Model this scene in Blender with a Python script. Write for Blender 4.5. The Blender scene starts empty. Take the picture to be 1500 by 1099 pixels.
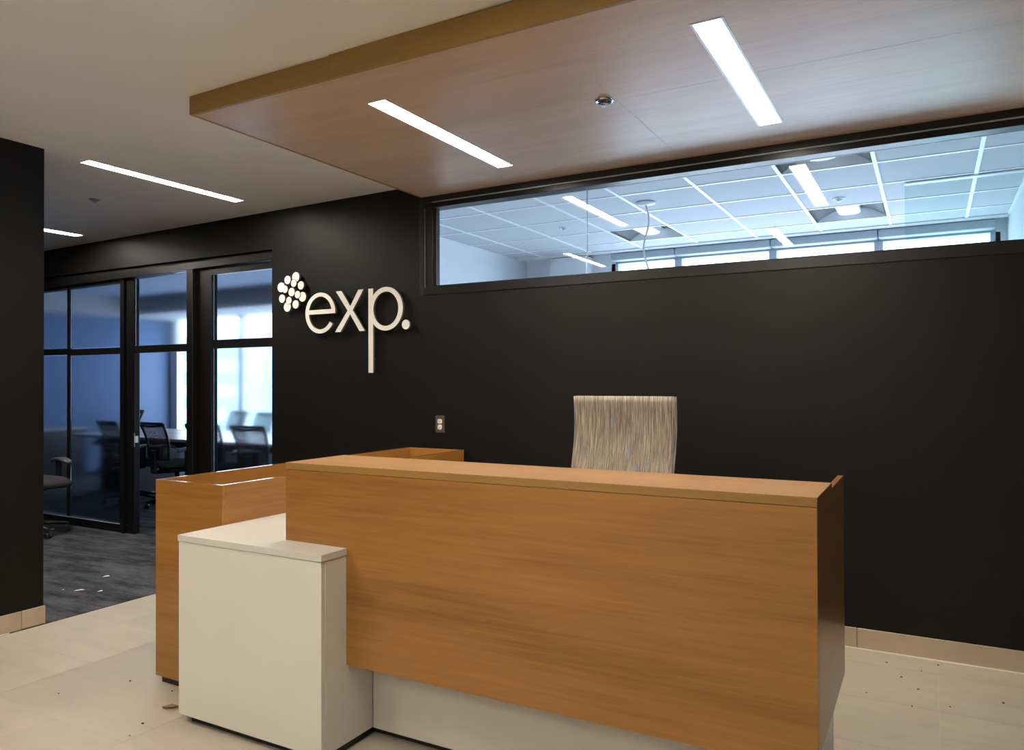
import bpy, bmesh, math, random
from mathutils import Vector, Matrix
random.seed(7)
S = bpy.context.scene
COL = S.collection

# ------------------------------------------------------------------ camera, world, exposure
F_PX, YAW, PITCH, ROLL, EYE = 1104.2, -0.5072, 0.0093, -0.0036, 1.38
cam_data = bpy.data.cameras.new('camera')
cam_data.sensor_fit = 'HORIZONTAL'
cam_data.sensor_width = 36.0
cam_data.lens = F_PX / 1500.0 * 36.0
cam_data.clip_start = 0.05
cam_data.clip_end = 400
camera = bpy.data.objects.new('camera', cam_data)
COL.objects.link(camera)
fw = Vector((math.sin(YAW) * math.cos(PITCH), math.cos(YAW) * math.cos(PITCH), math.sin(PITCH)))
rt = Vector((math.cos(YAW), -math.sin(YAW), 0))
up = rt.cross(fw)
r2 = rt * math.cos(ROLL) + up * math.sin(ROLL)
u2 = up * math.cos(ROLL) - rt * math.sin(ROLL)
rot = Matrix((r2, u2, -fw)).transposed()
camera.matrix_world = Matrix.Translation((0, 0, EYE)) @ rot.to_4x4()
S.camera = camera

world = bpy.data.worlds.new('sky')
S.world = world
world.use_nodes = True
wn = world.node_tree
bg = wn.nodes['Background']
bg.inputs['Color'].default_value = (0.69, 0.825, 1.0, 1)
bg.inputs['Strength'].default_value = 6.3

LAMP = (1.0, 0.92, 0.81)
LAMP_STRENGTH = 107.0
S.view_settings.view_transform = 'Standard'
S.view_settings.look = 'None'
S.view_settings.gamma = 1.0
S.view_settings.exposure = 0.0
S.view_settings.use_curve_mapping = False

# daylight comes in through these window openings (sampling portals for the sky, no light of their own)
def portal(x, y, z, sx, sz):
    d = bpy.data.lights.new('window_portal', 'AREA')
    d.shape = 'RECTANGLE'; d.size = sx; d.size_y = sz
    d.cycles.is_portal = True
    o = bpy.data.objects.new('window_portal', d)
    o.location = (x, y, z); o.rotation_euler = (-math.pi / 2, 0, 0)
    COL.objects.link(o)
portal(-1.25, 7.66, 1.75, 3.5, 1.9)
portal(-7.95, 8.66, 1.5, 6.8, 2.1)

# ------------------------------------------------------------------ materials
def new_mat(name):
    m = bpy.data.materials.new(name); m.use_nodes = True
    nt = m.node_tree
    return m, nt, nt.nodes['Principled BSDF']

def plain(name, col, rough=0.5, metal=0.0, spec=0.5, vary=0.0, scale=8.0, bump=0.0, bscale=200.0):
    m, nt, p = new_mat(name)
    p.inputs['Roughness'].default_value = rough
    p.inputs['Metallic'].default_value = metal
    p.inputs['Specular IOR Level'].default_value = spec
    p.inputs['Base Color'].default_value = (*col, 1)
    tc = nt.nodes.new('ShaderNodeTexCoord')
    if vary > 0:
        n = nt.nodes.new('ShaderNodeTexNoise'); n.inputs['Scale'].default_value = scale; n.inputs['Detail'].default_value = 5
        nt.links.new(tc.outputs['Object'], n.inputs['Vector'])
        r = nt.nodes.new('ShaderNodeValToRGB')
        r.color_ramp.elements[0].position = 0.3; r.color_ramp.elements[1].position = 0.7
        r.color_ramp.elements[0].color = (*[c * (1 - vary) for c in col], 1)
        r.color_ramp.elements[1].color = (*[min(1, c * (1 + vary)) for c in col], 1)
        nt.links.new(n.outputs['Fac'], r.inputs['Fac']); nt.links.new(r.outputs['Color'], p.inputs['Base Color'])
    if bump > 0:
        n = nt.nodes.new('ShaderNodeTexNoise'); n.inputs['Scale'].default_value = bscale; n.inputs['Detail'].default_value = 3
        nt.links.new(tc.outputs['Object'], n.inputs['Vector'])
        b = nt.nodes.new('ShaderNodeBump'); b.inputs['Strength'].default_value = bump; b.inputs['Distance'].default_value = 0.002
        nt.links.new(n.outputs['Fac'], b.inputs['Height']); nt.links.new(b.outputs['Normal'], p.inputs['Normal'])
    return m

def wood(name, dark, mid, light, axis, rough, coat=0.0, band=5.0, vary_piece=0.0):
    """laminate with long grain running along the given axis"""
    m, nt, p = new_mat(name)
    tc = nt.nodes.new('ShaderNodeTexCoord')
    mp = nt.nodes.new('ShaderNodeMapping')
    sc = [1.0, 1.0, 1.0]; sc[axis] = 0.10
    mp.inputs['Scale'].default_value = sc
    nt.links.new(tc.outputs['Object'], mp.inputs['Vector'])
    w = nt.nodes.new('ShaderNodeTexNoise'); w.inputs['Scale'].default_value = band; w.inputs['Detail'].default_value = 3
    w.inputs['Distortion'].default_value = 0.6
    nt.links.new(mp.outputs['Vector'], w.inputs['Vector'])
    mp2 = nt.nodes.new('ShaderNodeMapping')
    sc2 = [1.0, 1.0, 1.0]; sc2[axis] = 0.035
    mp2.inputs['Scale'].default_value = sc2
    nt.links.new(tc.outputs['Object'], mp2.inputs['Vector'])
    g = nt.nodes.new('ShaderNodeTexNoise'); g.inputs['Scale'].default_value = 60; g.inputs['Detail'].default_value = 8
    g.inputs['Roughness'].default_value = 0.75
    nt.links.new(mp2.outputs['Vector'], g.inputs['Vector'])
    mix = nt.nodes.new('ShaderNodeMath'); mix.operation = 'MULTIPLY_ADD'
    nt.links.new(w.outputs['Fac'], mix.inputs[0]); mix.inputs[1].default_value = 0.52
    half = nt.nodes.new('ShaderNodeMath'); half.operation = 'MULTIPLY'; half.inputs[1].default_value = 0.48
    nt.links.new(g.outputs['Fac'], half.inputs[0])
    nt.links.new(half.outputs[0], mix.inputs[2])
    r = nt.nodes.new('ShaderNodeValToRGB')
    e = r.color_ramp.elements
    e[0].position = 0.36; e[0].color = (*dark, 1)
    e[1].position = 0.66; e[1].color = (*light, 1)
    k = e.new(0.5); k.color = (*mid, 1)
    nt.links.new(mix.outputs[0], r.inputs['Fac'])
    nt.links.new(r.outputs['Color'], p.inputs['Base Color'])
    p.inputs['Roughness'].default_value = rough
    p.inputs['Coat Weight'].default_value = coat
    p.inputs['Coat Roughness'].default_value = rough * 0.8
    return m

def emitter(name, col, strength):
    m, nt, p = new_mat(name)
    p.inputs['Base Color'].default_value = (0.9, 0.9, 0.9, 1)
    p.inputs['Emission Color'].default_value = (*col, 1)
    p.inputs['Emission Strength'].default_value = strength
    return m

def clear_glass(name, tint=(0.97, 0.99, 1.0), ior=1.5):
    m, nt, p = new_mat(name)
    nt.nodes.remove(p)
    out = nt.nodes['Material Output']
    tr = nt.nodes.new('ShaderNodeBsdfTransparent'); tr.inputs['Color'].default_value = (*tint, 1)
    gl = nt.nodes.new('ShaderNodeBsdfGlossy'); gl.inputs['Roughness'].default_value = 0.0
    fr = nt.nodes.new('ShaderNodeFresnel'); fr.inputs['IOR'].default_value = ior
    mx = nt.nodes.new('ShaderNodeMixShader')
    # fresnel of the outer face only, so that the thin sheet does not show total inner reflection
    geo = nt.nodes.new('ShaderNodeNewGeometry')
    inv = nt.nodes.new('ShaderNodeMath'); inv.operation = 'SUBTRACT'; inv.inputs[0].default_value = 1.0
    nt.links.new(geo.outputs['Backfacing'], inv.inputs[1])
    mul = nt.nodes.new('ShaderNodeMath'); mul.operation = 'MULTIPLY'
    nt.links.new(fr.outputs['Fac'], mul.inputs[0]); nt.links.new(inv.outputs[0], mul.inputs[1])
    nt.links.new(mul.outputs[0], mx.inputs['Fac'])
    nt.links.new(tr.outputs[0], mx.inputs[1]); nt.links.new(gl.outputs[0], mx.inputs[2])
    nt.links.new(mx.outputs[0], out.inputs['Surface'])
    return m

def film_glass(name, rough, tint):
    """glass under a faint privacy film: what lies behind is softly blurred"""
    m, nt, p = new_mat(name)
    p.inputs['Base Color'].default_value = (*tint, 1)
    p.inputs['Transmission Weight'].default_value = 1.0
    p.inputs['Roughness'].default_value = rough
    p.inputs['IOR'].default_value = 1.45
    return m

def black_paint(name, col, rough):
    return plain(name, col, rough, spec=0.22, vary=0.12, scale=3.0, bump=0.05, bscale=350)

M_black = black_paint('black_wall_paint', (0.0050, 0.0048, 0.0046), 0.50)
M_frame = plain('black_anodised_frame', (0.006, 0.0057, 0.0057), 0.36, spec=0.35, vary=0.1)
M_reveal = plain('dark_reveal', (0.004, 0.004, 0.004), 0.6)
M_trimline = plain('painted_glint_bead', (0.36, 0.45, 0.50), 0.4)  # reflected light along the bead is put into its pale colour
M_dullbead = plain('jamb_highlight_bead', (0.10, 0.105, 0.12), 0.4)  # highlight on the jamb lip, put in as plain grey
M_gyp = plain('white_gypsum', (0.83, 0.815, 0.80), 0.8, vary=0.02, scale=2)
M_tile = None
M_grout = plain('floor_grout', (0.56, 0.50, 0.41), 0.6, vary=0.05, scale=40)
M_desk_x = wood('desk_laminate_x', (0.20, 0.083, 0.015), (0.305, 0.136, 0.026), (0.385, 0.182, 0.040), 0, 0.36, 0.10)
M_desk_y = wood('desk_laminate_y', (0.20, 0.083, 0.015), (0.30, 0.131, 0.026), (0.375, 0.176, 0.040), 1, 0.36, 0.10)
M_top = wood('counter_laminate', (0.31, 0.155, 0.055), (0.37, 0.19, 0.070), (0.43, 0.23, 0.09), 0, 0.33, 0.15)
M_edge = wood('edge_band', (0.25, 0.135, 0.030), (0.29, 0.16, 0.038), (0.33, 0.185, 0.048), 0, 0.4, 0.05, band=14)
M_end = wood('shaded_end_laminate', (0.17, 0.065, 0.015), (0.235, 0.095, 0.023), (0.30, 0.13, 0.035), 1, 0.28, 0.2, band=3)  # desk laminate darkened: shade of the side turned from the lamps
M_soffit = wood('hazed_soffit_laminate', (0.48, 0.325, 0.215), (0.55, 0.38, 0.255), (0.62, 0.44, 0.31), 0, 0.40, 0.25, band=7)  # desk laminate paled: haze and reflection of the room put into the colour
M_fascia = wood('fascia_laminate', (0.26, 0.150, 0.027), (0.31, 0.18, 0.034), (0.36, 0.21, 0.043), 0, 0.42, 0.0, band=6)
M_white = plain('cream_laminate', (0.66, 0.635, 0.56), 0.36, vary=0.015, scale=5)
M_whitetop = plain('cream_worktop', (0.58, 0.57, 0.52), 0.27, vary=0.015, scale=5)
M_seam = plain('pale_seam_strip', (0.62, 0.52, 0.44), 0.6)
M_toe = plain('black_plinth', (0.006, 0.005, 0.005), 0.5)
M_lens = emitter('lit_lens', (1.0, 0.90, 0.74), LAMP_STRENGTH)
M_lens.node_tree.nodes['Principled BSDF'].inputs['Emission Color'].default_value = (*LAMP, 1)
M_alu = plain('lamp_trim', (0.62, 0.62, 0.60), 0.4, metal=0.6)
M_sign = plain('cream_sign_acrylic', (0.82, 0.79, 0.725), 0.5)
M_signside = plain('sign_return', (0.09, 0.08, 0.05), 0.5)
M_chrome = plain('chrome', (0.75, 0.76, 0.78), 0.15, metal=1.0)
M_steel = plain('brushed_steel', (0.50, 0.45, 0.41), 0.34, metal=1.0)
M_cream = plain('cream_plastic', (0.74, 0.70, 0.62), 0.4)
M_slot = plain('dark_slot', (0.03, 0.025, 0.02), 0.6)
M_wplast = plain('white_plastic', (0.72, 0.73, 0.74), 0.4)
M_glass = clear_glass('window_glass')
M_glass2 = clear_glass('green_edge_glass', (0.86, 0.945, 0.93))
M_glass3 = clear_glass('far_window_glass', (0.95, 0.98, 1.0))
M_film = film_glass('film_glass', 0.07, (0.84, 0.91, 1.0))
M_film2 = film_glass('grey_film_glass', 0.07, (0.62, 0.70, 0.80))
M_gloss_edge = wood('glossy_edge', (0.29, 0.14, 0.04), (0.33, 0.16, 0.045), (0.37, 0.19, 0.055), 0, 0.16, 0.6)
M_ctile = plain('acoustic_tile', (0.57, 0.585, 0.615), 0.9, vary=0.03, scale=25, bump=0.3, bscale=240)
M_tbar = plain('white_tee_bar', (0.86, 0.87, 0.88), 0.35)
M_owall = plain('white_office_wall', (0.76, 0.78, 0.80), 0.7, vary=0.01)
M_ogrey = plain('grey_blind', (0.42, 0.47, 0.52), 0.6, vary=0.03)
M_troffer = plain('troffer_white', (0.93, 0.94, 0.95), 0.4)
M_bluewall = plain('blue_feature_wall', (0.105, 0.165, 0.295), 0.7, vary=0.03)
M_bulk = plain('grey_bulkhead', (0.42, 0.43, 0.44), 0.8)
M_pier = plain('grey_pier', (0.58, 0.57, 0.60), 0.8)
M_confceil = plain('painted_dim_ceiling', (0.30, 0.36, 0.48), 0.8)  # unlit ceiling: its dim blue shade is put into the base colour
M_table = wood('table_laminate', (0.40, 0.33, 0.31), (0.48, 0.40, 0.38), (0.54, 0.46, 0.44), 0, 0.25, 0.2)
M_dark = plain('dark_laminate', (0.02, 0.02, 0.024), 0.4)
M_plastic = plain('black_plastic', (0.012, 0.012, 0.014), 0.4)
M_seatfab = plain('charcoal_seat_fabric', (0.045, 0.042, 0.046), 0.95, vary=0.2, scale=120, spec=0.2)
M_armtop = plain('grey_arm_pad', (0.10, 0.105, 0.12), 0.4)
M_paper = plain('white_paper', (0.8, 0.8, 0.8), 0.8)
M_leaf = plain('dry_leaf', (0.42, 0.27, 0.18), 0.8, vary=0.25, scale=60)
M_crumb = plain('dark_crumb', (0.035, 0.028, 0.02), 0.9)
M_bldg = plain('pale_facade', (0.40, 0.50, 0.50), 0.8, vary=0.05)
M_bldgwin = plain('facade_window', (0.14, 0.24, 0.28), 0.3)

def make_tile_mat(name, col, rough):
    m, nt, p = new_mat(name)
    tc = nt.nodes.new('ShaderNodeTexCoord')
    oi = nt.nodes.new('ShaderNodeObjectInfo')
    add = nt.nodes.new('ShaderNodeVectorMath'); add.operation = 'ADD'
    comb = nt.nodes.new('ShaderNodeCombineXYZ')
    mulr = nt.nodes.new('ShaderNodeMath'); mulr.operation = 'MULTIPLY'; mulr.inputs[1].default_value = 40
    nt.links.new(oi.outputs['Random'], mulr.inputs[0])
    nt.links.new(mulr.outputs[0], comb.inputs[0]); nt.links.new(mulr.outputs[0], comb.inputs[1])
    nt.links.new(tc.outputs['Object'], add.inputs[0]); nt.links.new(comb.outputs[0], add.inputs[1])
    mp = nt.nodes.new('ShaderNodeMapping'); mp.inputs['Scale'].default_value = (0.6, 2.4, 1)
    nt.links.new(add.outputs[0], mp.inputs['Vector'])
    n = nt.nodes.new('ShaderNodeTexNoise'); n.inputs['Scale'].default_value = 3.0; n.inputs['Detail'].default_value = 6; n.inputs['Roughness'].default_value = 0.6
    nt.links.new(mp.outputs[0], n.inputs['Vector'])
    r = nt.nodes.new('ShaderNodeValToRGB')
    r.color_ramp.elements[0].position = 0.3; r.color_ramp.elements[1].position = 0.72
    r.color_ramp.elements[0].color = (*[c * 0.88 for c in col], 1); r.color_ramp.elements[1].color = (*[c * 1.08 for c in col], 1)
    nt.links.new(n.outputs['Fac'], r.inputs['Fac'])
    hsv = nt.nodes.new('ShaderNodeHueSaturation')
    mr = nt.nodes.new('ShaderNodeMapRange'); mr.inputs['To Min'].default_value = 0.95; mr.inputs['To Max'].default_value = 1.04
    nt.links.new(oi.outputs['Random'], mr.inputs['Value']); nt.links.new(mr.outputs[0], hsv.inputs['Value'])
    nt.links.new(r.outputs['Color'], hsv.inputs['Color'])
    nt.links.new(hsv.outputs['Color'], p.inputs['Base Color'])
    p.inputs['Roughness'].default_value = rough
    return m
M_tile = make_tile_mat('beige_porcelain', (0.48, 0.415, 0.330), 0.34)
M_basetile = make_tile_mat('beige_base_tile', (0.44, 0.345, 0.24), 0.4)

def make_carpet():
    m, nt, p = new_mat('carpet_pile')
    tc = nt.nodes.new('ShaderNodeTexCoord')
    mp = nt.nodes.new('ShaderNodeMapping'); mp.inputs['Scale'].default_value = (0.55, 2.2, 1)
    nt.links.new(tc.outputs['Object'], mp.inputs['Vector'])
    n = nt.nodes.new('ShaderNodeTexNoise'); n.inputs['Scale'].default_value = 4.0; n.inputs['Detail'].default_value = 7; n.inputs['Roughness'].default_value = 0.7
    nt.links.new(mp.outputs[0], n.inputs['Vector'])
    f = nt.nodes.new('ShaderNodeTexNoise'); f.inputs['Scale'].default_value = 220; f.inputs['Detail'].default_value = 2
    nt.links.new(tc.outputs['Object'], f.inputs['Vector'])
    a = nt.nodes.new('ShaderNodeMath'); a.operation = 'MULTIPLY_ADD'; a.inputs[1].default_value = 0.72
    h = nt.nodes.new('ShaderNodeMath'); h.operation = 'MULTIPLY'; h.inputs[1].default_value = 0.28
    nt.links.new(f.outputs['Fac'], h.inputs[0]); nt.links.new(n.outputs['Fac'], a.inputs[0]); nt.links.new(h.outputs[0], a.inputs[2])
    r = nt.nodes.new('ShaderNodeValToRGB')
    r.color_ramp.elements[0].position = 0.40; r.color_ramp.elements[0].color = (0.018, 0.018, 0.020, 1)
    r.color_ramp.elements[1].position = 0.62; r.color_ramp.elements[1].color = (0.108, 0.112, 0.128, 1)
    nt.links.new(a.outputs[0], r.inputs['Fac']); nt.links.new(r.outputs['Color'], p.inputs['Base Color'])
    p.inputs['Roughness'].default_value = 0.95; p.inputs['Specular IOR Level'].default_value = 0.1
    b = nt.nodes.new('ShaderNodeBump'); b.inputs['Strength'].default_value = 0.5; b.inputs['Distance'].default_value = 0.003
    nt.links.new(f.outputs['Fac'], b.inputs['Height']); nt.links.new(b.outputs['Normal'], p.inputs['Normal'])
    return m
M_carpet = make_carpet()

M_ocarp = plain('pale_office_floor', (0.80, 0.80, 0.80), 0.9, vary=0.06, scale=60, bump=0.3)  # unseen floor, made this pale to bounce daylight up to the troffers
def make_heather():
    m, nt, p = new_mat('heathered_upholstery')
    tc = nt.nodes.new('ShaderNodeTexCoord')
    mp = nt.nodes.new('ShaderNodeMapping'); mp.inputs['Scale'].default_value = (1, 0.03, 0.024)
    nt.links.new(tc.outputs['Object'], mp.inputs['Vector'])
    n = nt.nodes.new('ShaderNodeTexNoise'); n.inputs['Scale'].default_value = 330; n.inputs['Detail'].default_value = 4; n.inputs['Roughness'].default_value = 0.7
    nt.links.new(mp.outputs[0], n.inputs['Vector'])
    r = nt.nodes.new('ShaderNodeValToRGB')
    e = r.color_ramp.elements
    e[0].position = 0.34; e[0].color = (0.085, 0.070, 0.058, 1)
    e[1].position = 0.66; e[1].color = (0.50, 0.42, 0.335, 1)
    k = e.new(0.5); k.color = (0.25, 0.205, 0.16, 1)
    nt.links.new(n.outputs['Fac'], r.inputs['Fac'])
    mp2 = nt.nodes.new('ShaderNodeMapping'); mp2.inputs['Scale'].default_value = (1, 0.03, 0.12)
    mp2.inputs['Location'].default_value = (3, 5, 1)
    nt.links.new(tc.outputs['Object'], mp2.inputs['Vector'])
    n2 = nt.nodes.new('ShaderNodeTexNoise'); n2.inputs['Scale'].default_value = 75; n2.inputs['Detail'].default_value = 2
    nt.links.new(mp2.outputs[0], n2.inputs['Vector'])
    r3 = nt.nodes.new('ShaderNodeValToRGB'); r3.color_ramp.elements[0].position = 0.66; r3.color_ramp.elements[1].position = 0.72
    nt.links.new(n2.outputs['Fac'], r3.inputs['Fac'])
    mx = nt.nodes.new('ShaderNodeMix'); mx.data_type = 'RGBA'
    nt.links.new(r3.outputs['Color'], mx.inputs['Factor'])
    nt.links.new(r.outputs['Color'], mx.inputs['A']); mx.inputs['B'].default_value = (0.22, 0.27, 0.36, 1)
    nt.links.new(mx.outputs['Result'], p.inputs['Base Color'])
    p.inputs['Roughness'].default_value = 0.9; p.inputs['Specular IOR Level'].default_value = 0.2
    b = nt.nodes.new('ShaderNodeBump'); b.inputs['Strength'].default_value = 0.35; b.inputs['Distance'].default_value = 0.002
    nt.links.new(n.outputs['Fac'], b.inputs['Height']); nt.links.new(b.outputs['Normal'], p.inputs['Normal'])
    return m
M_heather = make_heather()

def make_meshback():
    m, nt, p = new_mat('mesh_back_fabric')
    out = nt.nodes['Material Output']
    p.inputs['Base Color'].default_value = (0.020, 0.022, 0.028, 1); p.inputs['Roughness'].default_value = 0.8
    tc = nt.nodes.new('ShaderNodeTexCoord')
    ck = nt.nodes.new('ShaderNodeTexVoronoi'); ck.inputs['Scale'].default_value = 330
    nt.links.new(tc.outputs['Object'], ck.inputs['Vector'])
    gt = nt.nodes.new('ShaderNodeMath'); gt.operation = 'LESS_THAN'; gt.inputs[1].default_value = 0.40
    nt.links.new(ck.outputs['Distance'], gt.inputs[0])
    tr = nt.nodes.new('ShaderNodeBsdfTransparent')
    mx = nt.nodes.new('ShaderNodeMixShader')
    nt.links.new(gt.outputs[0], mx.inputs['Fac'])
    nt.links.new(p.outputs[0], mx.inputs[1]); nt.links.new(tr.outputs[0], mx.inputs[2])
    nt.links.new(mx.outputs[0], out.inputs['Surface'])
    return m
M_meshback = make_meshback()

# ------------------------------------------------------------------ building helpers
def tag(o, label=None, cat=None, group=None, kind=None):
    if label: o['label'] = label
    if cat: o['category'] = cat
    if group: o['group'] = group
    if kind: o['kind'] = kind
    return o

def empty(name, loc, rz=0.0):
    o = bpy.data.objects.new(name, None); COL.objects.link(o)
    o.empty_display_size = 0.1
    o.location = loc; o.rotation_euler = (0, 0, rz)
    return o

def world_loc(o):
    v = Vector(o.location)
    while o.parent:
        o = o.parent; v = v + Vector(o.location)
    return v

def obj(name, bm, mat, parent=None, origin=None, smooth=False, local=False):
    """link a bmesh as one object; verts are in world coordinates unless local"""
    if origin is None and parent is None:
        xs = [v.co.x for v in bm.verts]; ys = [v.co.y for v in bm.verts]; zs = [v.co.z for v in bm.verts]
        origin = Vector(((min(xs) + max(xs)) / 2, (min(ys) + max(ys)) / 2, min(zs)))
    if not local:
        base = world_loc(parent) if parent else Vector((0, 0, 0))
        off = Vector(origin) if origin is not None else base
        for v in bm.verts: v.co -= off
        loc = off - base
    else:
        loc = Vector((0, 0, 0))
    bmesh.ops.recalc_face_normals(bm, faces=bm.faces)
    me = bpy.data.meshes.new(name); bm.to_mesh(me); bm.free()
    mats = mat if isinstance(mat, (list, tuple)) else [mat]
    for m in mats: me.materials.append(m)
    if smooth:
        for f in me.polygons: f.use_smooth = True
    o = bpy.data.objects.new(name, me); COL.objects.link(o)
    o.location = loc
    if parent: o.parent = parent
    return o

def add_box(bm, x0, x1, y0, y1, z0, z1, bevel=0.0, mat=0):
    vs = [bm.verts.new((x, y, z)) for x in (x0, x1) for y in (y0, y1) for z in (z0, z1)]
    idx = [(0, 1, 3, 2), (4, 6, 7, 5), (0, 4, 5, 1), (2, 3, 7, 6), (0, 2, 6, 4), (1, 5, 7, 3)]
    fs = [bm.faces.new([vs[i] for i in q]) for q in idx]
    for f in fs: f.material_index = mat
    if bevel > 0:
        es = set(e for f in fs for e in f.edges)
        bmesh.ops.bevel(bm, geom=list(es), offset=bevel, segments=1, profile=0.7, affect='EDGES')
    return bm

def box(name, x0, x1, y0, y1, z0, z1, mat, parent=None, bevel=0.0, **k):
    return obj(name, add_box(bmesh.new(), x0, x1, y0, y1, z0, z1, bevel), mat, parent, **k)

def add_tube(bm, pts, rad, n=10, cap=True):
    rings = []
    m = len(pts)
    for i, p in enumerate(pts):
        p = Vector(p)
        a = Vector(pts[max(0, i - 1)]); b = Vector(pts[min(m - 1, i + 1)])
        t = (b - a).normalized()
        ref = Vector((0, 0, 1)) if abs(t.z) < 0.9 else Vector((1, 0, 0))
        s = t.cross(ref).normalized(); q = s.cross(t)
        r = rad[i] if isinstance(rad, (list, tuple)) else rad
        rings.append([bm.verts.new(p + s * r * math.cos(2 * math.pi * k / n) + q * r * math.sin(2 * math.pi * k / n)) for k in range(n)])
    for a, b in zip(rings, rings[1:]):
        for k in range(n):
            bm.faces.new((a[k], a[(k + 1) % n], b[(k + 1) % n], b[k]))
    if cap:
        bm.faces.new(rings[0]); bm.faces.new(rings[-1])
    return bm

def add_lathe(bm, prof, cx, cy, n=24):
    rings = []
    for r, z in prof:
        rings.append([bm.verts.new((cx + r * math.cos(2 * math.pi * k / n), cy + r * math.sin(2 * math.pi * k / n), z)) for k in range(n)])
    for a, b in zip(rings, rings[1:]):
        for k in range(n):
            bm.faces.new((a[k], a[(k + 1) % n], b[(k + 1) % n], b[k]))
    bm.faces.new(rings[0]); bm.faces.new(rings[-1])
    return bm

def add_prism(bm, outline, y0, y1):
    """outline of (x, z) points pushed from y0 to y1"""
    a = [bm.verts.new((x, y0, z)) for x, z in outline]
    b = [bm.verts.new((x, y1, z)) for x, z in outline]
    n = len(outline)
    fa = bm.faces.new(a); fb = bm.faces.new(list(reversed(b)))
    fa.material_index = 0; fb.material_index = 0
    for k in range(n):
        f = bm.faces.new((a[k], b[k], b[(k + 1) % n], a[(k + 1) % n])); f.material_index = 1
    return bm

def holed(bm, u0, u1, v0, v1, w0, w1, holes, plane):
    """a slab in the plane 'xy' or 'xz' with rectangular holes right through it"""
    us = sorted(set([u0, u1] + [min(max(h[i], u0), u1) for h in holes for i in (0, 1)]))
    vs = sorted(set([v0, v1] + [min(max(h[i], v0), v1) for h in holes for i in (2, 3)]))
    def solid(i, j):
        if i < 0 or j < 0 or i >= len(us) - 1 or j >= len(vs) - 1: return False
        cu = (us[i] + us[i + 1]) / 2; cv = (vs[j] + vs[j + 1]) / 2
        return not any(h[0] < cu < h[1] and h[2] < cv < h[3] for h in holes)
    cache = {}
    def V(i, j, w):
        key = (i, j, w)
        if key not in cache:
            u, v, ww = us[i], vs[j], (w0, w1)[w]
            cache[key] = bm.verts.new((u, v, ww) if plane == 'xy' else (u, ww, v))
        return cache[key]
    for i in range(len(us) - 1):
        for j in range(len(vs) - 1):
            if not solid(i, j): continue
            for w in (0, 1): bm.faces.new((V(i, j, w), V(i + 1, j, w), V(i + 1, j + 1, w), V(i, j + 1, w)))
            if not solid(i - 1, j): bm.faces.new((V(i, j, 0), V(i, j + 1, 0), V(i, j + 1, 1), V(i, j, 1)))
            if not solid(i + 1, j): bm.faces.new((V(i + 1, j, 0), V(i + 1, j + 1, 0), V(i + 1, j + 1, 1), V(i + 1, j, 1)))
            if not solid(i, j - 1): bm.faces.new((V(i, j, 0), V(i + 1, j, 0), V(i + 1, j, 1), V(i, j, 1)))
            if not solid(i, j + 1): bm.faces.new((V(i, j + 1, 0), V(i + 1, j + 1, 0), V(i + 1, j + 1, 1), V(i, j + 1, 1)))
    return bm

def loft(bm, sections, closed=True, cap=True):
    rings = [[bm.verts.new(p) for p in s] for s in sections]
    n = len(rings[0])
    for a, b in zip(rings, rings[1:]):
        for k in range(n if closed else n - 1):
            bm.faces.new((a[k], a[(k + 1) % n], b[(k + 1) % n], b[k]))
    if cap and closed: bm.faces.new(rings[0]); bm.faces.new(rings[-1])
    return bm

def struct(o, label=None):
    o['kind'] = 'structure'
    if label: o['label'] = label
    return o

def copy_tree(o, parent=None):
    c = o.copy(); COL.objects.link(c)
    if parent: c.parent = parent
    for ch in list(o.children): copy_tree(ch, c)
    return c

# ------------------------------------------------------------------ levels of the place
D = 4.28            # lobby face of the back wall
GL = 4.335          # plane of the glass in the back wall
ZS = 2.668          # underside of the wooden soffit
def zc(x):          # underside of the lobby ceiling
    return 2.754 + 0.0125 * (x + 3.29)
XL = -4.475         # left wall face
XR = 2.6            # right end of the lobby
YB = -3.2           # end of the lobby behind the camera
OPX0, OPX1, OPZ = -8.9, -4.545, 2.437   # glazed opening to the meeting room
WX0, WZ0 = -3.112, 1.987                # clerestory window
SX0, SY0 = -3.10, 2.42                  # soffit left and front edge

# ------------------------------------------------------------------ floors
fl = empty('floor', (-1, 0.5, 0)); struct(fl, 'beige porcelain tile floor of the lobby')
box('grout_bed', XL + 0.02, XR, YB, D, -0.08, -0.0006, M_grout, fl)
TX, TY = 0.457, 0.452
tile_mesh = {}
def tile(parent, x0, x1, y0, y1, mat, name='tile'):
    g = 0.0012
    key = (round(x1 - x0, 3), round(y1 - y0, 3), mat.name)
    if key not in tile_mesh:
        bm = add_box(bmesh.new(), -(x1 - x0) / 2 + g, (x1 - x0) / 2 - g, -(y1 - y0) / 2 + g, (y1 - y0) / 2 - g, -0.006, 0.0, 0.0)
        me = bpy.data.meshes.new(name); bm.to_mesh(me); bm.free(); me.materials.append(mat)
        tile_mesh[key] = me
    o = bpy.data.objects.new(name, tile_mesh[key]); COL.objects.link(o)
    o.parent = parent
    o.location = Vector(((x0 + x1) / 2, (y0 + y1) / 2, 0)) - Vector(parent.location)
    return o
xs = [XL + 0.02] + [0.02 + TX * k for k in range(-9, 6)] + [XR]
ys = [4.07 - TY * k for k in range(10, -1, -1)] + [D]
for i in range(len(xs) - 1):
    for j in range(len(ys) - 1):
        tile(fl, xs[i], xs[i + 1], ys[j], ys[j + 1], M_tile)
tile(fl, XL + 0.02, XR, YB, ys[0], M_tile)

struct(box('floor_carpet', -12.2, XL + 0.02, 2.3, 8.7, -0.08, 0.004, M_carpet), 'dark grey streaked carpet of the corridor and meeting room')
o = box('floor_office', XL + 0.32, 1.4, D + 0.10, 7.7, -0.08, 0.0, M_ocarp); struct(o, 'pale floor of the office behind the clerestory window')

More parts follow.
